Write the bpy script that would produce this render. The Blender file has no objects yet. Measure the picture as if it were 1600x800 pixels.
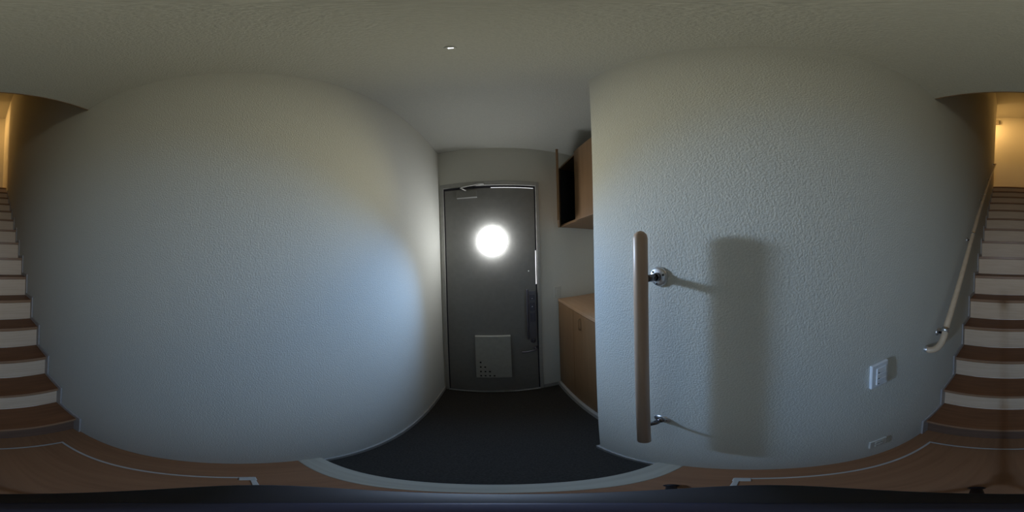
import bpy, bmesh, math, random
from mathutils import Vector, Matrix
random.seed(4)
scene = bpy.context.scene
C = scene.collection

# ------------------------------------------------------------------ camera
H = 1.40                                   # lens height above the hall floor
YAW, ROLL, PITCH = 0.1046, 0.0244, 0.0093
A = Matrix(((math.cos(YAW), -math.sin(YAW), 0), (math.sin(YAW), math.cos(YAW), 0), (0, 0, 1)))
B = Matrix(((1, 0, 0), (0, math.cos(PITCH), -math.sin(PITCH)), (0, math.sin(PITCH), math.cos(PITCH))))
R_ = Matrix(((math.cos(ROLL), 0, -math.sin(ROLL)), (0, 1, 0), (math.sin(ROLL), 0, math.cos(ROLL))))
W2C = R_ @ B @ A                           # room axes -> camera (right, forward, up)
right, fwd, up = W2C[0].copy(), W2C[1].copy(), W2C[2].copy()
cam_data = bpy.data.cameras.new('camera')
cam_data.type = 'PANO'
cam_data.clip_start = 0.01
try:
    cam_data.cycles.panorama_type = 'EQUIRECTANGULAR'
except Exception:
    cam_data.panorama_type = 'EQUIRECTANGULAR'
cam = bpy.data.objects.new('camera', cam_data)
C.objects.link(cam)
M = Matrix((right, up, -fwd)).transposed().to_4x4()
M.translation = Vector((0, 0, H))
cam.matrix_world = M
scene.camera = cam

# ------------------------------------------------------------------ world, exposure, lights
world = bpy.data.worlds.new('world')
scene.world = world
world.use_nodes = True
world.node_tree.nodes['Background'].inputs[0].default_value = (0.75, 0.85, 1.0, 1)
world.node_tree.nodes['Background'].inputs[1].default_value = 0.3
scene.view_settings.view_transform = 'Standard'
scene.view_settings.look = 'None'
scene.view_settings.exposure = -0.08
scene.view_settings.gamma = 1.0

D = 1.3484            # door wall
XL, XR = -0.466, 0.335
EY = 0.482            # end of the right hall wall (niche corner)
CZ = 2.438            # ceiling
GZ = -0.095           # entry floor
QY = -0.644           # ceiling edge over the stairs
S0, T, RHO = 0.6686, 0.2003, 0.200
SCOPE = Vector((-0.02, D, 1.515))


def light(name, kind, loc, direction, power, color, size, spread=None):
    d = bpy.data.lights.new(name, kind)
    d.energy = power
    d.color = color
    if kind == 'AREA':
        d.shape = 'DISK'
        d.size = size
        if spread: d.spread = math.radians(spread)
    else:
        d.shadow_soft_size = size
    o = bpy.data.objects.new(name, d)
    C.objects.link(o)
    o.location = loc
    if direction is not None:
        o.rotation_euler = Vector(direction).to_track_quat('-Z', 'Y').to_euler()
    return o

# daylight projected into the room through the wide lens in the door: sky bends down, ground bends up
def spot(name, loc, direction, power, color, size, cone, blend):
    o = light(name, 'SPOT', loc, direction, power, color, size)
    o.data.spot_size = math.radians(cone)
    o.data.spot_blend = blend
    return o
SRC = SCOPE + Vector((0, -0.115, 0))
spot('daylight_down', SRC, (0, -1, -0.64), 42, (0.25, 0.52, 1.0), 0.04, 106, 0.75)
spot('daylight_up', SRC, (0, -1, 0.30), 18, (1.0, 0.90, 0.52), 0.04, 84, 0.9)
# lamp of the upper landing, around the corner
light('landing_lamp', 'AREA', (1.05, -3.72, 5.75), (-0.75, 0, -1), 30.0, (1.0, 0.56, 0.19), 0.18)


# ------------------------------------------------------------------ materials
def new_mat(name):
    m = bpy.data.materials.new(name)
    m.use_nodes = True
    nt = m.node_tree
    return m, nt, nt.nodes['Principled BSDF']


def plain(name, col, rough=0.5, metal=0.0, var=0.06, scale=30, bump=0.0, bscale=200, spec=0.5):
    m, nt, p = new_mat(name)
    tc = nt.nodes.new('ShaderNodeTexCoord')
    nz = nt.nodes.new('ShaderNodeTexNoise')
    nz.inputs['Scale'].default_value = scale
    nz.inputs['Detail'].default_value = 4
    nt.links.new(tc.outputs['Object'], nz.inputs['Vector'])
    cr = nt.nodes.new('ShaderNodeValToRGB')
    cr.color_ramp.elements[0].position = 0.3
    cr.color_ramp.elements[1].position = 0.7
    cr.color_ramp.elements[0].color = (*[c * (1 - var) for c in col], 1)
    cr.color_ramp.elements[1].color = (*[min(1, c * (1 + var)) for c in col], 1)
    nt.links.new(nz.outputs['Fac'], cr.inputs['Fac'])
    nt.links.new(cr.outputs['Color'], p.inputs['Base Color'])
    p.inputs['Roughness'].default_value = rough
    p.inputs['Metallic'].default_value = metal
    p.inputs['Specular IOR Level'].default_value = spec
    if bump > 0:
        n2 = nt.nodes.new('ShaderNodeTexNoise')
        n2.inputs['Scale'].default_value = bscale
        n2.inputs['Detail'].default_value = 3
        nt.links.new(tc.outputs['Object'], n2.inputs['Vector'])
        b = nt.nodes.new('ShaderNodeBump')
        b.inputs['Strength'].default_value = bump
        b.inputs['Distance'].default_value = 0.002
        nt.links.new(n2.outputs['Fac'], b.inputs['Height'])
        nt.links.new(b.outputs['Normal'], p.inputs['Normal'])
    return m


def wood(name, c1, c2, rough=0.45, axis='X', scale=6.0, spec=0.4):
    m, nt, p = new_mat(name)
    tc = nt.nodes.new('ShaderNodeTexCoord')
    mp = nt.nodes.new('ShaderNodeMapping')
    s = {'X': (0.6, 9, 9), 'Y': (9, 0.6, 9), 'Z': (9, 9, 0.6)}[axis]
    mp.inputs['Scale'].default_value = s
    nt.links.new(tc.outputs['Object'], mp.inputs['Vector'])
    nz = nt.nodes.new('ShaderNodeTexNoise')
    nz.inputs['Scale'].default_value = scale
    nz.inputs['Detail'].default_value = 6
    nz.inputs['Distortion'].default_value = 0.6
    nt.links.new(mp.outputs['Vector'], nz.inputs['Vector'])
    cr = nt.nodes.new('ShaderNodeValToRGB')
    cr.color_ramp.elements[0].position = 0.3
    cr.color_ramp.elements[1].position = 0.72
    cr.color_ramp.elements[0].color = (*c1, 1)
    cr.color_ramp.elements[1].color = (*c2, 1)
    nt.links.new(nz.outputs['Fac'], cr.inputs['Fac'])
    nt.links.new(cr.outputs['Color'], p.inputs['Base Color'])
    p.inputs['Roughness'].default_value = rough
    p.inputs['Specular IOR Level'].default_value = spec
    return m


def glow(name, col, strength):
    m, nt, p = new_mat(name)
    p.inputs['Base Color'].default_value = (*col, 1)
    p.inputs['Emission Color'].default_value = (*col, 1)
    p.inputs['Emission Strength'].default_value = strength
    return m

MAT = dict(
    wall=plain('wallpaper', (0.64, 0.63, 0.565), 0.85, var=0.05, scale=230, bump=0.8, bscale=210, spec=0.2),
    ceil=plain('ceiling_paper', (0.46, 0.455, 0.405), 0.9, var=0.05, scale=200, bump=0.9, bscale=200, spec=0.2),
    floor=wood('brown_floor_wood', (0.23, 0.106, 0.047), (0.285, 0.135, 0.062), 0.5, 'Y', 5),
    tread=wood('brown_tread_wood', (0.17, 0.068, 0.028), (0.235, 0.10, 0.042), 0.5, 'X', 5),
    nosing=wood('tan_nosing_wood', (0.26, 0.135, 0.065), (0.34, 0.19, 0.10), 0.4, 'X', 5),
    riser=wood('cream_riser_wood', (0.64, 0.46, 0.30), (0.72, 0.54, 0.37), 0.5, 'X', 5),
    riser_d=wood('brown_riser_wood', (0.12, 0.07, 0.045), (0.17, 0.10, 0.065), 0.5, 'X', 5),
    entry=plain('dark_entry_floor', (0.032, 0.027, 0.021), 0.75, var=0.35, scale=160, bump=0.4, bscale=300, spec=0.25),
    kerb=wood('grey_kerb_wood', (0.36, 0.33, 0.26), (0.43, 0.40, 0.32), 0.5, 'X', 5),
    skirt=plain('pale_skirting', (0.40, 0.36, 0.33), 0.5),
    base=plain('grey_baseboard', (0.34, 0.32, 0.29), 0.55),
    door=plain('grey_door_steel', (0.185, 0.18, 0.165), 0.42, var=0.05, scale=25, bump=0.15, bscale=180),
    frame=plain('grey_door_frame', (0.36, 0.35, 0.32), 0.5),
    gap=plain('shaded_gap', (0.02, 0.018, 0.026), 0.7),
    alu=plain('aluminium', (0.62, 0.62, 0.62), 0.3, 1.0),
    hatch=plain('hatch_aluminium', (0.50, 0.48, 0.44), 0.4, 0.3),
    chrome=plain('satin_chrome', (0.72, 0.73, 0.75), 0.34, 1.0),
    dchrome=plain('dark_chrome', (0.16, 0.15, 0.16), 0.25, 1.0),
    rail=wood('beige_rail_wood', (0.44, 0.30, 0.205), (0.50, 0.355, 0.25), 0.42, 'Z', 4),
    rail2=wood('beige_stair_rail_wood', (0.46, 0.34, 0.22), (0.54, 0.40, 0.27), 0.40, 'Y', 4),
    cab=wood('tan_cabinet_wood', (0.195, 0.11, 0.052), (0.23, 0.132, 0.064), 0.45, 'Z', 4),
    cabtop=wood('tan_counter_wood', (0.34, 0.205, 0.115), (0.41, 0.255, 0.15), 0.4, 'Y', 4),
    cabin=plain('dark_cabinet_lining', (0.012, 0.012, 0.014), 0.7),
    plastic=plain('white_plastic', (0.72, 0.74, 0.76), 0.35, var=0.02),
    plastic2=plain('ivory_plastic', (0.55, 0.54, 0.48), 0.45, var=0.02),
    mail=plain('greige_mail_box', (0.32, 0.315, 0.275), 0.5),
    chime=plain('taupe_plastic', (0.28, 0.25, 0.2), 0.5),
    slot=plain('dark_slot', (0.01, 0.01, 0.01), 0.8),
    lockm=plain('dark_lock_metal', (0.10, 0.095, 0.115), 0.35, 0.5),
    lockp=plain('grey_lock_plate', (0.15, 0.145, 0.16), 0.4, 0.5),
    black=plain('dark_navy_plastic', (0.006, 0.007, 0.014), 0.55),
    navy=plain('navy_plastic', (0.018, 0.019, 0.045), 0.6),
    dome=glow('peephole_glare', (0.92, 0.96, 1.0), 24.0),
    leak=glow('daylight', (0.95, 0.95, 1.0), 2.0),
    led=glow('led', (0.85, 0.92, 1.0), 6.0),
)


# ------------------------------------------------------------------ mesh helpers
def box(bm, x0, x1, y0, y1, z0, z1, bevel=0.0, seg=2, mi=0):
    t = bmesh.new()
    vs = [t.verts.new(p) for p in ((x0, y0, z0), (x1, y0, z0), (x1, y1, z0), (x0, y1, z0),
                                   (x0, y0, z1), (x1, y0, z1), (x1, y1, z1), (x0, y1, z1))]
    for f in ((3, 2, 1, 0), (4, 5, 6, 7), (0, 1, 5, 4), (1, 2, 6, 5), (2, 3, 7, 6), (3, 0, 4, 7)):
        t.faces.new([vs[i] for i in f])
    if bevel > 0:
        bmesh.ops.bevel(t, geom=t.edges[:], offset=bevel, segments=seg, profile=0.5, affect='EDGES')
    for f in t.faces: f.material_index = mi
    merge(bm, t)
    return bm


def merge(bm, t, mat=None):
    if mat is not None: bmesh.ops.transform(t, matrix=mat, verts=t.verts[:])
    me = bpy.data.meshes.new('tmp')
    t.to_mesh(me); t.free()
    bm.from_mesh(me)
    bpy.data.meshes.remove(me)


def prism(bm, pts, axis, a0, a1):
    """polygon pts extruded along axis between a0 and a1; pts in the two other axes in order"""
    def P(p, a):
        if axis == 'X': return (a, p[0], p[1])
        if axis == 'Y': return (p[0], a, p[1])
        return (p[0], p[1], a)
    t = bmesh.new()
    v0 = [t.verts.new(P(p, a0)) for p in pts]
    v1 = [t.verts.new(P(p, a1)) for p in pts]
    n = len(pts)
    t.faces.new(v0[::-1]); t.faces.new(v1)
    for i in range(n):
        t.faces.new((v0[i], v0[(i + 1) % n], v1[(i + 1) % n], v1[i]))
    bmesh.ops.recalc_face_normals(t, faces=t.faces[:])
    merge(bm, t)
    return bm


def lathe(bm, prof, origin, axis, n=32):
    """profile of (radius, distance along axis)"""
    t = bmesh.new()
    rings = []
    for r, h in prof:
        if r < 1e-6: rings.append([t.verts.new((0, 0, h))])
        else: rings.append([t.verts.new((r * math.cos(2 * math.pi * k / n), r * math.sin(2 * math.pi * k / n), h)) for k in range(n)])
    for a, b in zip(rings, rings[1:]):
        for k in range(n):
            k2 = (k + 1) % n
            if len(a) == 1 and len(b) > 1: t.faces.new((a[0], b[k], b[k2]))
            elif len(b) == 1 and len(a) > 1: t.faces.new((a[k], a[k2], b[0]))
            elif len(a) > 1: t.faces.new((a[k], a[k2], b[k2], b[k]))
    bmesh.ops.recalc_face_normals(t, faces=t.faces[:])
    for f in t.faces: f.smooth = True
    q = Vector(axis).normalized().to_track_quat('Z', 'Y').to_matrix().to_4x4()
    q.translation = Vector(origin)
    merge(bm, t, q)
    return bm


def tube(bm, pts, r, n=20, cap=True, round_ends=(False, False)):
    pts = [Vector(p) for p in pts]
    radii = [r] * len(pts)
    def ends(pts, radii):
        d = (pts[0] - pts[1]).normalized()
        extra = [(pts[0] + d * r * math.sin(a), r * math.cos(a)) for a in (math.radians(85), math.radians(60), math.radians(30))]
        return [e[0] for e in extra] + pts, [e[1] for e in extra] + radii
    if round_ends[0]: pts, radii = ends(pts, radii)
    if round_ends[1]:
        a, b = ends(pts[::-1], radii[::-1]); pts, radii = a[::-1], b[::-1]
    t = bmesh.new()
    rings = []
    ref = None
    for i, p in enumerate(pts):
        d = (pts[min(i + 1, len(pts) - 1)] - pts[max(i - 1, 0)]).normalized()
        if ref is None:
            ref = d.orthogonal().normalized()
        u = (ref - d * ref.dot(d)).normalized(); ref = u
        w = d.cross(u)
        rings.append([t.verts.new(p + (u * math.cos(2 * math.pi * k / n) + w * math.sin(2 * math.pi * k / n)) * radii[i]) for k in range(n)])
    for a, b in zip(rings, rings[1:]):
        for k in range(n): t.faces.new((a[k], a[(k + 1) % n], b[(k + 1) % n], b[k])).smooth = True
    if cap:
        t.faces.new(rings[0][::-1]); t.faces.new(rings[-1])
    bmesh.ops.recalc_face_normals(t, faces=t.faces[:])
    merge(bm, t)
    return bm


def bez(pts, n=8):
    """Catmull-Rom through pts"""
    P = [Vector(p) for p in pts]
    P = [P[0] * 2 - P[1]] + P + [P[-1] * 2 - P[-2]]
    out = []
    for i in range(1, len(P) - 2):
        for k in range(n):
            t = k / n
            a, b, c, d = P[i - 1], P[i], P[i + 1], P[i + 2]
            out.append(0.5 * ((2 * b) + (c - a) * t + (2 * a - 5 * b + 4 * c - d) * t * t + (3 * b - 3 * c + d - a) * t ** 3))
    out.append(P[-2])
    return out

BASE = {}


def obj(name, bm, mats, parent=None, loc=None):
    me = bpy.data.meshes.new(name)
    bm.to_mesh(me); bm.free()
    for m in (mats if isinstance(mats, (list, tuple)) else [mats]): me.materials.append(m)
    return link(name, me, parent, loc)


def link(name, me, parent=None, loc=None):
    o = bpy.data.objects.new(name, me)
    C.objects.link(o)
    base = Vector((0, 0, 0))
    if loc is not None: o.location = loc
    if parent is not None:
        o.parent = parent
        o.matrix_parent_inverse = Matrix.Translation(-BASE.get(parent.name, Vector((0, 0, 0))))
    BASE[o.name] = Vector(o.location)
    return o


def thing(name, loc, label, cat, group=None):
    o = bpy.data.objects.new(name, None)
    o.empty_display_size = 0.05
    C.objects.link(o)
    o.location = loc
    BASE[o.name] = Vector(loc)
    o['label'] = label; o['category'] = cat
    if group: o['group'] = group
    return o


def tag(o, label, cat):
    o['label'] = label; o['category'] = cat
    return o


def struct(name, bm, mat, label=None, cat=None):
    o = obj(name, bm, mat)
    o['kind'] = 'structure'
    if label: tag(o, label, cat)
    return o


def nb(): return bmesh.new()

# ------------------------------------------------------------------ the room shell
TOPZ, FARY = 6.22, -4.20
struct('floor', box(nb(), XL, XR, -S0 - 0.02, 0.1533, -0.25, 0.0), MAT['floor'], 'brown wooden hall floor before the stairs', 'floor')
b = nb()
box(b, XL, XR, 0.2275 - 0.0742, D, GZ - 0.15, GZ)
box(b, XR, 1.0, EY, D, GZ - 0.15, GZ)
struct('floor.001', b, MAT['entry'], 'dark speckled entry floor in front of the grey door', 'floor')
struct('floor.002', box(nb(), XL, 1.9, FARY, -(S0 + 14 * T) - 0.02, 2.80, 3.0), MAT['floor'], 'upper landing floor at the top of the stairs', 'floor')
struct('trim_1', box(nb(), XL, XR, 0.1533, 0.2275, GZ, 0.002, 0.003), MAT['kerb'], 'pale grey wooden step edge between hall and entry', 'trim')
b = nb()
box(b, XL - 0.12, XL, FARY - 0.12, D + 0.14, -0.25, TOPZ)
struct('wall_left', b, MAT['wall'], 'long blank wall left of the door and stairs', 'wall')
b = nb()
box(b, XR, XR + 0.115, -3.55, EY, -0.25, TOPZ)
struct('wall_right', b, MAT['wall'], 'textured wall carrying both handrails and the switch plate', 'wall')
b = nb()
box(b, XR + 0.115, 1.07, EY - 0.115, EY, -0.25, CZ)
box(b, 0.95, 1.07, EY, D + 0.14, -0.25, CZ)
struct('wall_niche', b, MAT['wall'], 'recess walls around the shoe cabinets', 'wall')
# door opening
OX0, OX1, OZ1 = -0.438, 0.368, 2.035
b = nb()
box(b, XL, OX0, D, D + 0.14, -0.25, CZ)
box(b, OX1, 0.95, D, D + 0.14, -0.25, CZ)
box(b, OX0, OX1, D, D + 0.14, OZ1, CZ)
box(b, OX0, OX1, D + 0.03, D + 0.14, -0.25, GZ)
struct('wall_front', b, MAT['wall'], 'wall around and above the grey entrance door', 'wall')
struct('wall_back', box(nb(), XL, 2.0, FARY - 0.12, FARY, 2.6, TOPZ), MAT['wall'], 'lamplit wall at the top of the stairs', 'wall')
b = nb()
box(b, XR + 0.115, 2.0, -3.55, -3.43, 2.6, TOPZ)
box(b, 1.9, 2.0, FARY, -3.55, 2.6, TOPZ)
struct('wall_landing', b, MAT['wall'], 'landing walls around the corner upstairs', 'wall')
b = nb()
box(b, XL, XR, QY, D, CZ, CZ + 0.25)
box(b, XR, 0.95, EY, D, CZ, CZ + 0.25)
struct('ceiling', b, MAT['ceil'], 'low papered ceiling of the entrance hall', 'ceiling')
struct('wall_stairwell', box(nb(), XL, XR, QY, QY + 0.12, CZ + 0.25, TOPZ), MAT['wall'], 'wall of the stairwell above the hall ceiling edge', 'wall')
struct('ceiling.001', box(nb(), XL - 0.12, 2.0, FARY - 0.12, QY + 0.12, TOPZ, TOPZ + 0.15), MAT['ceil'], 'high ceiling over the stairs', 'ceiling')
struct('trim_2', box(nb(), XL, XR, QY - 0.006, QY, CZ - 0.002, CZ + 0.03), MAT['cab'], 'thin brown edge strip where ceiling opens over stairs', 'trim')
# entry baseboards
struct('baseboard_left', box(nb(), XL, XL + 0.012, 0.2275, D - 0.014, GZ, GZ + 0.05, 0.002), MAT['base'], 'low grey baseboard left of the entry floor', 'baseboard')
b = nb()
box(b, XR - 0.012, XR, 0.2275, EY + 0.012, GZ, GZ + 0.05, 0.002)
box(b, XR, 0.53, EY, EY + 0.012, GZ, GZ + 0.05, 0.002)
struct('baseboard_right', b, MAT['base'], 'grey baseboard wrapping the right wall corner at the entry', 'baseboard')
struct('baseboard_front', box(nb(), 0.384, 0.513, D - 0.010, D, GZ, GZ + 0.05, 0.002), MAT['base'], 'short grey baseboard between door and shoe cabinet', 'baseboard')

# ------------------------------------------------------------------ entrance door
door = bpy.data.objects.new('door_1', None)
C.objects.link(door); door.location = (-0.035, D, GZ); BASE['door_1'] = Vector((-0.035, D, GZ))
door['kind'] = 'structure'; tag(door, 'grey steel entrance door with a glowing glare dome and mail box', 'door')
b = nb()
box(b, -0.453, -0.424, D - 0.012, D + 0.05, GZ, 2.055, 0.002)
box(b, 0.353, 0.381, D - 0.012, D + 0.05, GZ, 2.055, 0.002)
box(b, -0.424, 0.353, D - 0.012, D + 0.05, 2.014, 2.055, 0.002)
obj('door_frame', b, MAT['frame'], door)
b = nb()
box(b, -0.424, -0.413, D + 0.002, D + 0.05, GZ, 2.014)
box(b, 0.341, 0.353, D + 0.002, D + 0.05, GZ, 2.014)
box(b, -0.413, 0.341, D + 0.002, D + 0.05, 1.992, 2.014)
obj('gap_shade', b, MAT['gap'], door)  # dark strips fill the gap round the leaf, its shade put in their colour
b = nb()
box(b, -0.413, 0.341, D - 0.002, D + 0.03, GZ + 0.018, 1.990, 0.002)
leaf = obj('door_leaf', b, MAT['door'], door)
obj('threshold', box(nb(), -0.424, 0.353, D - 0.015, D + 0.03, GZ, GZ + 0.012, 0.003), MAT['alu'], door)
# slivers of daylight in the gap round the leaf
b = nb()
box(b, -0.02, 0.335, D + 0.0005, D + 0.003, 1.9895, 1.9930)
obj('daylight_gap', b, MAT['leak'], door)
b = nb()
box(b, 0.3415, 0.3455, D + 0.0005, D + 0.003, 1.14, 1.43)
obj('daylight_gap', b, MAT['leak'], door)
# added glowing dome: glare and halo of the peephole built as a shape
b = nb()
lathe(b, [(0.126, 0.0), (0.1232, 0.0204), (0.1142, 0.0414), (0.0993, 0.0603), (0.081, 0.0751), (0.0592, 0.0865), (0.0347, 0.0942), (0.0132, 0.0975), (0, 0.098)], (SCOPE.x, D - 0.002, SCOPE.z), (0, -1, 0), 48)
o = obj('glare_dome', b, MAT['dome'], door); o['label'] = 'added glowing dome standing in for the glare of the door peephole'
# closer
b = nb()
box(b, -0.304, -0.132, D - 0.030, D - 0.002, 1.897, 1.968, 0.005)
cl = obj('door_closer', b, MAT['door'], door)
b = nb()
tube(b, [(-0.215, D - 0.02, 1.960), (-0.262, D - 0.055, 1.982), (-0.262, D - 0.055, 1.986)], 0.006, 10)
tube(b, [(-0.262, D - 0.055, 1.986), (-0.10, D - 0.03, 2.024)], 0.006, 10)
box(b, -0.13, -0.075, D - 0.034, D - 0.012, 2.017, 2.034, 0.003)
obj('closer_arm', b, MAT['frame'], cl)
# mail box with holes
px0, px1, pz0, pz1, pf, pb = -0.178, 0.106, 0.168, 0.672, D - 0.030, D - 0.002
holes = []
for r_ in range(4):
    for c_ in range(r_ + 1):
        holes.append((-0.143 + c_ * 0.0365, 0.375 - r_ * 0.0615))
xs = sorted({px0, px1} | {round(h[0] + s * 0.0072, 4) for h in holes for s in (-1, 1)})
zs = sorted({pz0, pz1} | {round(h[1] + s * 0.011, 4) for h in holes for s in (-1, 1)})
b = nb()
def is_hole(cx, cz): return any(abs(cx - h[0]) < 0.007 and abs(cz - h[1]) < 0.0105 for h in holes)
for x0, x1 in zip(xs, xs[1:]):
    run = None
    for z0, z1 in zip(zs, zs[1:]):
        if is_hole((x0 + x1) / 2, (z0 + z1) / 2):
            if run is not None: box(b, x0, x1, pf, pf + 0.004, run, z0)
            run = None
        elif run is None: run = z0
    box(b, x0, x1, pf, pf + 0.004, run, pz1)
mail = obj('mail_box', b, MAT['mail'], door); mail['label'] = 'cream mail box on the door with a triangle of holes'
b = nb()
box(b, px0 - 0.004, px0, pf + 0.001, pb, pz0 - 0.004, pz1 + 0.004)
box(b, px1, px1 + 0.004, pf + 0.001, pb, pz0 - 0.004, pz1 + 0.004)
box(b, px0, px1, pf + 0.001, pb, pz1, pz1 + 0.004)
box(b, px0, px1, pf + 0.001, pb, pz0 - 0.004, pz0)
obj('mail_box_rim', b, MAT['mail'], mail)
obj('mail_box_inside', box(nb(), px0, px1, pf + 0.014, pb, pz0, pz1), MAT['slot'], mail)
# lock side
lock = obj('lock_plate', box(nb(), 0.272, 0.333, D - 0.014, D - 0.002, 0.62, 1.085, 0.003), MAT['lockp'], door)
b = nb()
tube(b, [(0.255, D - 0.045, 0.64), (0.255, D - 0.045, 1.10)], 0.010, 14, True, (True, True))
for z in (0.68, 1.06): tube(b, [(0.255, D - 0.045, z), (0.262, D - 0.002, z)], 0.006, 10)
obj('pull_handle', b, MAT['lockm'], door)
for z0, z1 in ((1.005, 1.055), (0.905, 0.985), (0.80, 0.885)):
    f = obj('lock_frame', box(nb(), 0.278, 0.323, D - 0.020, D - 0.013, z0, z1, 0.003), MAT['lockm'], lock)
for z in (1.018, 0.945):
    obj('lock_stud', lathe(nb(), [(0, 0.003), (0.003, 0.002), (0.004, 0)], (0.30, D - 0.020, z), (0, -1, 0), 12), MAT['chrome'], lock)
b = nb()
lathe(b, [(0.024, 0), (0.024, 0.006), (0.020, 0.010), (0, 0.010)], (0.303, D - 0.002, 0.592), (0, -1, 0), 28)
tt = obj('thumb_turn', b, MAT['lockm'], door)
obj('turn_wing', box(nb(), 0.299, 0.307, D - 0.034, D - 0.011, 0.572, 0.612, 0.003), MAT['lockm'], tt)
b = nb()
lathe(b, [(0.020, 0), (0.020, 0.006), (0.009, 0.009), (0.009, 0.045), (0, 0.045)], (0.322, D - 0.002, 0.507), (0, -1, 0), 24)
tube(b, bez([(0.324, D - 0.045, 0.507), (0.29, D - 0.052, 0.506), (0.24, D - 0.052, 0.498), (0.205, D - 0.046, 0.496)]), 0.0085, 14, True, (True, True))
obj('lever_handle', b, MAT['lockm'], door)
obj('door_stud', lathe(nb(), [(0, 0.004), (0.004, 0.003), (0.006, 0)], (0.281, D - 0.002, 1.256), (0, -1, 0), 14), MAT['chrome'], door)

# switch on the door wall
t = thing('wall_switch', (0.535, D, 1.01), 'small pale switch plate on the wall between door and cabinets', 'switch')
obj('cover_plate', box(nb(), 0.503, 0.570, D - 0.008, D, 1.003, 1.105, 0.003), MAT['plastic2'], t)
obj('rocker', box(nb(), 0.520, 0.553, D - 0.011, D - 0.007, 1.03, 1.078, 0.002), MAT['plastic2'], t)

# ------------------------------------------------------------------ cabinets in the niche
CY0, CY1 = EY + 0.016, D - 0.006
uz0, uz1, ux = 1.635, 2.235, 0.572
t = thing('wall_cabinet', (0.75, 0.92, uz0), 'tan wall cabinet above the counter, its far door ajar over a black inside', 'cabinet')
b = nb()
box(b, ux, 0.948, CY0, CY0 + 0.016, uz0, uz1)
box(b, ux, 0.948, CY1 - 0.016, CY1, uz0, uz1)
box(b, ux, 0.948, CY0 + 0.016, CY1 - 0.016, uz0, uz0 + 0.018)
box(b, ux, 0.948, CY0 + 0.016, CY1 - 0.016, uz1 - 0.018, uz1)
obj('carcass', b, MAT['cab'], t)
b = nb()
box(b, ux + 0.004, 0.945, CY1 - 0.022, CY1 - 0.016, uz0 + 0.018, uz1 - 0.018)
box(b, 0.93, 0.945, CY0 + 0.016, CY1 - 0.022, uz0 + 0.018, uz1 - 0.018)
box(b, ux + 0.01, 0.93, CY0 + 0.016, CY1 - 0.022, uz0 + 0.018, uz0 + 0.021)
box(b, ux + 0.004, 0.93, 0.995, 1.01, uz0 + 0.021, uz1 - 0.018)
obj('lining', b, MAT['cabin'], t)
obj('door', box(nb(), ux - 0.018, ux - 0.001, 0.775, 1.022, uz0, uz1, 0.0015), MAT['cab'], t)
obj('door', box(nb(), ux - 0.018, ux - 0.001, CY0, 0.771, uz0, uz1, 0.0015), MAT['cab'], t)
# far door: hinged on the far end, ajar
L_ = 0.335
b = nb(); box(b, -0.017, 0.0, -L_, 0, uz0 - 0.002, uz1 + 0.002, 0.0015)
hinge = Vector((ux - 0.002, CY1 - 0.003, 0)); fe = Vector((0.438, 1.03, 0))
ang = math.atan2(fe.x - hinge.x, -(fe.y - hinge.y))
bmesh.ops.transform(b, matrix=Matrix.Translation(hinge) @ Matrix.Rotation(ang, 4, 'Z'), verts=b.verts[:])
o = obj('door', b, MAT['cab'], t); o['label'] = 'far cabinet door standing ajar'

lx, lz1 = 0.560, 0.99
t = thing('shoe_cabinet', (0.75, 0.92, GZ), 'tan low shoe cabinet with a counter top beside the entrance door', 'cabinet')
b = nb()
box(b, lx, 0.948, CY0, CY1, -0.03, lz1 - 0.026)
obj('carcass', b, MAT['cab'], t)
obj('counter_top', box(nb(), lx - 0.020, 0.948, CY0, CY1, lz1 - 0.024, lz1, 0.002), MAT['cabtop'], t)
obj('plinth', box(nb(), 0.518, 0.948, CY0, CY1, GZ, -0.032, 0.003), MAT['base'], t)
ys = [CY0, CY0 + 0.21, CY0 + 0.42, CY0 + 0.63, CY1]
ys = [CY0 + (CY1 - CY0) * k / 3 for k in range(4)]
for y0, y1 in zip(ys, ys[1:]):
    d_ = obj('door', box(nb(), lx - 0.019, lx - 0.001, y0 + 0.0012, y1 - 0.0012, -0.028, lz1 - 0.028, 0.0012), MAT['cab'], t)
    yc = y0 + 0.05
    yc = y1 - 0.105
    if 0.7 < y0 < 0.9:
        b = nb()
        tube(b, bez([(lx - 0.018, yc, 0.93), (lx - 0.032, yc, 0.92), (lx - 0.032, yc, 0.85), (lx - 0.018, yc, 0.84)]), 0.004, 10)
        obj('handle', b, MAT['cab'], d_)

# ------------------------------------------------------------------ stairs
st = thing('staircase', ((XL + XR) / 2, -S0, 0), 'steep straight stairs with brown treads and cream risers behind the hall', 'stairs')
x0, x1 = XL + 0.001, XR - 0.001
bt = nb()
box(bt, x0, x1, -T - 0.018, 0.0, -0.028, 0.0, 0.003)
for f in bt.faces: f.material_index = 1 if f.normal.y > 0.6 else 0
tread_me = bpy.data.meshes.new('tread'); bt.to_mesh(tread_me); bt.free()
tread_me.materials.append(MAT['tread']); tread_me.materials.append(MAT['nosing'])
br = nb(); box(br, x0, x1, -0.012, 0.0, 0.0, RHO - 0.028)
riser_me = bpy.data.meshes.new('riser'); br.to_mesh(riser_me); br.free()
riser_me.materials.append(MAT['riser'])
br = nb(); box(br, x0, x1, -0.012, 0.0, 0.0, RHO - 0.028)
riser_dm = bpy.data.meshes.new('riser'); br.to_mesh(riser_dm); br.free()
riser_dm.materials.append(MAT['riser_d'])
for k in range(1, 16):
    y = -(S0 + (k - 1) * T)
    if k < 15: link('tread', tread_me, st, (0, y, k * RHO))
    o = link('riser', riser_dm if k == 1 else riser_me, st, (0, y - 0.018, (k - 1) * RHO + (0.0005 if k > 1 else 0)))
    if k == 1: o['label'] = 'dark brown lowest riser'
bt = nb(); box(bt, x0, x1, -0.05, 0.0, -0.028, 0.001, 0.003)
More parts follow.
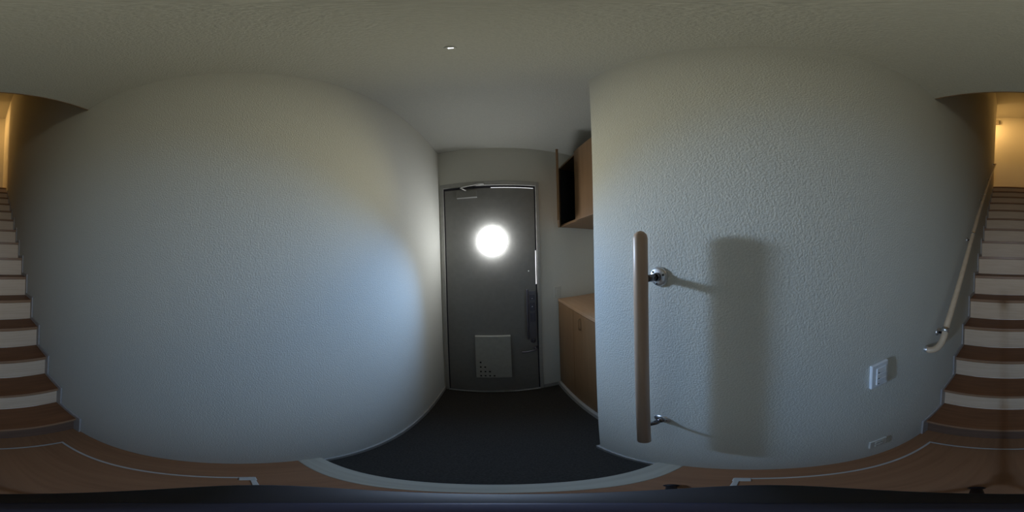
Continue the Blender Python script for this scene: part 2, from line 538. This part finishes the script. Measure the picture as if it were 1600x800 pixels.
for f in bt.faces: f.material_index = 1 if f.normal.y > 0.6 else 0
o = obj('nosing', bt, [MAT['tread'], MAT['nosing']], st, (0, -(S0 + 14 * T), 3 * 1.0))
# stepped skirting on both walls
def step_line(off):
    p = []
    for k in range(1, 15):
        y = -(S0 + (k - 1) * T)
        p.append((y + off, (k - 1) * RHO + (off if k > 1 else 0)))
        p.append((y + off, k * RHO + off))
    p.append((-(S0 + 14 * T) + off, 14 * RHO + off))
    return p
outer = step_line(0.030)
poly = outer + [(-(S0 + 14 * T) + 0.03, 14 * RHO - 0.01)]
inner = []
for k in range(14, 0, -1):
    y = -(S0 + (k - 1) * T)
    inner.append((y - 0.03, k * RHO - 0.01)); inner.append((y - 0.03, (k - 1) * RHO - 0.01 if k > 1 else 0.0))
poly += inner
for xa, xb in ((XL + 0.0012, XL + 0.011), (XR - 0.011, XR - 0.0012)):
    b = nb()
    t = bmesh.new()
    # build as quads per step to stay clean
    for k in range(1, 15):
        y = -(S0 + (k - 1) * T)
        z0 = 0.0 if k == 1 else (k - 1) * RHO + 0.0
        box(b, xa, xb, y - 0.02, y + 0.030, z0, k * RHO + 0.030)
        box(b, xa, xb, y - T + 0.030, y - 0.02, k * RHO - 0.01, k * RHO + 0.030)
    t.free()
    obj('stair_skirting', b, MAT['skirt'], st)

# ------------------------------------------------------------------ floor hatch
hx0, hx1, hy0, hy1 = -0.342, 0.260, -0.584, 0.020
t = thing('floor_hatch', (-0.041, -0.282, 0), 'square floor hatch with a thin aluminium rim in the brown hall floor', 'hatch')
b = nb()
w = 0.010
box(b, hx0, hx0 + w, hy0, hy1, 0, 0.0025, 0.001)
box(b, hx1 - w, hx1, hy0, hy1, 0, 0.0025, 0.001)
box(b, hx0 + w, hx1 - w, hy0, hy0 + w, 0, 0.0025, 0.001)
box(b, hx0 + w, hx1 - w, hy1 - w, hy1, 0, 0.0025, 0.001)
obj('hatch_rim', b, MAT['hatch'], t)
obj('hatch_panel', box(nb(), hx0 + w + 0.002, hx1 - w - 0.002, hy0 + w + 0.002, hy1 - w - 0.002, 0, 0.0015), MAT['floor'], t)
for cx in (hx0 + 0.016, hx1 - 0.016):
    obj('corner_cap', box(nb(), cx - 0.014, cx + 0.014, hy1 - 0.030, hy1 + 0.002, 0.001, 0.0045, 0.0015), MAT['hatch'], t)

# ------------------------------------------------------------------ handrails
def plate(bm, y, z, r=0.0245, axis=(-1, 0, 0), x=XR):
    lathe(bm, [(r, 0), (r, 0.003), (r - 0.003, 0.0065), (r - 0.008, 0.0085), (0, 0.009)], (x, y, z), axis, 32)

rx, ry = 0.276, 0.222
t = thing('grab_rail', (rx, ry, 0.60), 'upright beige wooden grab rail on the right wall near the entry', 'handrail')
b = nb(); tube(b, [(rx, ry, 0.595), (rx, ry, 1.43)], 0.0163, 28, True, (False, True))
obj('rail', b, MAT['rail'], t)
for bz, ay in ((1.340, 0.212), (0.755, 0.207)):
    b = nb(); plate(b, ay, bz)
    fl = obj('wall_flange', b, MAT['chrome'], t)
    b = nb(); tube(b, [(XR - 0.005, ay, bz), (XR - 0.03, ay + 0.003, bz), (rx + 0.012, ry - 0.002, bz)], 0.0085, 16)
    lathe(b, [(0.0105, 0.0), (0.0105, 0.006), (0.0085, 0.009)], (XR - 0.008, ay, bz), (-1, 0, 0), 20)
    o = obj('bracket_arm', b, MAT['dchrome'], t)
    for a in (40, 160, 280):
        dy, dz = 0.017 * math.cos(math.radians(a)), 0.017 * math.sin(math.radians(a))
        obj('screw', lathe(nb(), [(0, 0.002), (0.0025, 0.0015), (0.0032, 0)], (XR - 0.0078, ay + dy, bz + dz), (-1, 0, 0), 10), MAT['dchrome'], fl)

sx = 0.277
t = thing('stair_handrail', (sx, -0.70, 0.93), 'long sloping beige handrail climbing the right wall above the stairs', 'handrail')
def rz(y): return 1.02 + (-0.722 - y) * 0.985
ytop = -3.13
path = bez([(XR - 0.004, -0.636, 0.934), (0.312, -0.640, 0.932), (0.289, -0.662, 0.940), (sx, -0.700, 0.975), (sx, -0.750, rz(-0.750))], 7)
path += [Vector((sx, y, rz(y))) for y in (-1.3, -1.9, -2.5, ytop)]
path += bez([(sx, ytop - 0.01, rz(ytop - 0.01)), (sx, ytop - 0.05, rz(ytop) + 0.045), (0.292, ytop - 0.085, rz(ytop) + 0.065), (0.315, ytop - 0.095, rz(ytop) + 0.065), (XR - 0.004, ytop - 0.095, rz(ytop) + 0.065)], 6)[1:]
b = nb(); tube(b, path, 0.0165, 22)
obj('rail', b, MAT['rail2'], t)
b = nb(); lathe(b, [(0.0175, 0), (0.0175, 0.012), (0.0168, 0.014)], (XR, -0.636, 0.934), (-1, 0, 0), 28)
obj('end_cap', b, MAT['chrome'], t)
b = nb(); lathe(b, [(0.0175, 0), (0.0175, 0.012), (0.0168, 0.014)], (XR, ytop - 0.095, rz(ytop) + 0.065), (-1, 0, 0), 28)
obj('end_cap', b, MAT['chrome'], t)
dirv = Vector((0, -1, 0.985)).normalized()
for by, bz in ((-0.763, 0.977), (-1.330, 1.535), (-1.90, 2.095), (-2.50, 2.69)):
    b = nb(); plate(b, by, bz, 0.021)
    fl = obj('wall_flange', b, MAT['chrome'], t)
    yy = by + 0.041
    ring_c = Vector((sx, yy, rz(yy)))
    b = nb(); tube(b, [(XR - 0.005, by, bz), (XR - 0.032, by, bz), (sx + 0.006, yy, rz(yy) - 0.014)], 0.007, 14)
    obj('bracket_arm', b, MAT['dchrome'], t)
    b = nb(); tube(b, [ring_c - dirv * 0.011, ring_c + dirv * 0.011], 0.0176, 24)
    obj('rail_collar', b, MAT['alu'], t)

# ------------------------------------------------------------------ switch plate and outlet on the right wall
t = thing('light_switch', (XR, -0.343, 0.90), 'white plate of three rocker switches on the right wall by the stairs', 'switch')
ya, yb, za, zb_ = -0.378, -0.308, 0.905, 1.026
obj('cover_plate', box(nb(), XR - 0.012, XR, ya, yb, za, zb_, 0.004, 3), MAT['plastic'], t)
for k in range(3):
    z = za + 0.0175 + k * 0.0292
    r = obj('rocker', box(nb(), XR - 0.0155, XR - 0.011, ya + 0.012, yb - 0.018, z, z + 0.0272, 0.0015), MAT['plastic'], t)
    obj('indicator', box(nb(), XR - 0.0162, XR - 0.0153, yb - 0.027, yb - 0.023, z + 0.004, z + 0.008), MAT['slot'], r)
t = thing('wall_outlet', (XR, -0.362, 0.21), 'pale electric outlet low on the right wall under the switch plate', 'outlet')
obj('cover_plate', box(nb(), XR - 0.008, XR, -0.400, -0.326, 0.215, 0.335, 0.003), MAT['plastic2'], t)
for z in (0.25, 0.30):
    f = obj('socket', box(nb(), XR - 0.0095, XR - 0.007, -0.380, -0.346, z - 0.017, z + 0.017, 0.002), MAT['plastic2'], t)
    obj('socket_slot', box(nb(), XR - 0.0099, XR - 0.009, -0.372, -0.3705, z - 0.006, z + 0.006), MAT['slot'], f)
    obj('socket_slot', box(nb(), XR - 0.0099, XR - 0.009, -0.3555, -0.354, z - 0.006, z + 0.006), MAT['slot'], f)

# ------------------------------------------------------------------ ceiling sensor, landing box
t = thing('ceiling_sensor', (-0.059, 0.31, CZ), 'tiny flat ceiling sensor with a lit white slit above the hall', 'sensor')
obj('sensor_body', lathe(nb(), [(0.013, 0), (0.013, 0.001), (0.011, 0.0025), (0, 0.003)], (-0.059, 0.31, CZ), (0, 0, -1), 32), MAT['ceil'], t)
obj('status_light', box(nb(), -0.064, -0.053, 0.3085, 0.3120, CZ - 0.005, CZ - 0.002, 0.0008), MAT['led'], t)
t = thing('wall_chime', (0.37, FARY, 5.82), 'small brown box high on the lit wall above the stairs', 'box')
obj('casing', box(nb(), 0.310, 0.440, FARY, FARY + 0.05, 5.82, 6.04, 0.006), MAT['chime'], t)
obj('grille', box(nb(), 0.325, 0.425, FARY + 0.049, FARY + 0.053, 5.84, 5.92, 0.002), MAT['chime'], t)

# ------------------------------------------------------------------ the stand under the lens
down = -up
def cp(r_, f_, d_): return Vector((0, 0, H)) + right * r_ + fwd * f_ + down * d_
t = thing('camera_stand', cp(0, 0, H - 0.005), 'dark navy camera grip on a slim black tripod in mid hall', 'tripod')
b = nb()
q = bmesh.new()
prof = [(0.0, -0.16), (0.94, -0.16), (1.0, -0.157), (1.0, -0.103), (0.985, -0.101), (0.95, -0.10), (0.0, -0.10)]
lathe(q, prof, (0, 0, 0), (0, 0, 1), 40)
bmesh.ops.transform(q, matrix=Matrix.Diagonal((0.0172, 0.0114, 1, 1)), verts=q.verts[:])
Mq = Matrix((right, fwd, up)).transposed().to_4x4(); Mq.translation = Vector((0, 0, H))
merge(b, q, Mq)
obj('grip', b, MAT['black'], t)
b = nb(); lathe(b, [(0.0055, 0), (0.0055, 0.0012), (0.0045, 0.002), (0, 0.002)], cp(0, 0, 0.1002), up, 24)
obj('grip_button', b, MAT['navy'], t)
b = nb(); tube(b, [cp(0, 0, 0.158), cp(0, 0, 0.60)], 0.0045, 14); tube(b, [cp(0, 0, 0.60), cp(0, 0, 1.13)], 0.009, 14)
obj('column', b, MAT['black'], t)
hub = cp(0, 0, 1.12)
obj('leg_hub', lathe(nb(), [(0, -0.02), (0.018, -0.02), (0.018, 0.03), (0.010, 0.04), (0, 0.04)], hub, up, 24), MAT['black'], t)
for fx, fy in ((0.165, 0.097), (0.003, -0.212), (-0.165, 0.085)):
    foot = Vector((fx, fy, 0.008))
    b = nb(); tube(b, [hub, foot], 0.0075, 12)
    lg = obj('leg', b, MAT['black'], t)
    b = nb(); lathe(b, [(0.011, 0), (0.012, 0.006), (0.010, 0.020), (0, 0.022)], (fx, fy, 0.0027 if hx0 < fx < hx1 and fy < hy1 else 0.0), (0, 0, 1), 18)
    obj('rubber_foot', b, MAT['black'], lg)
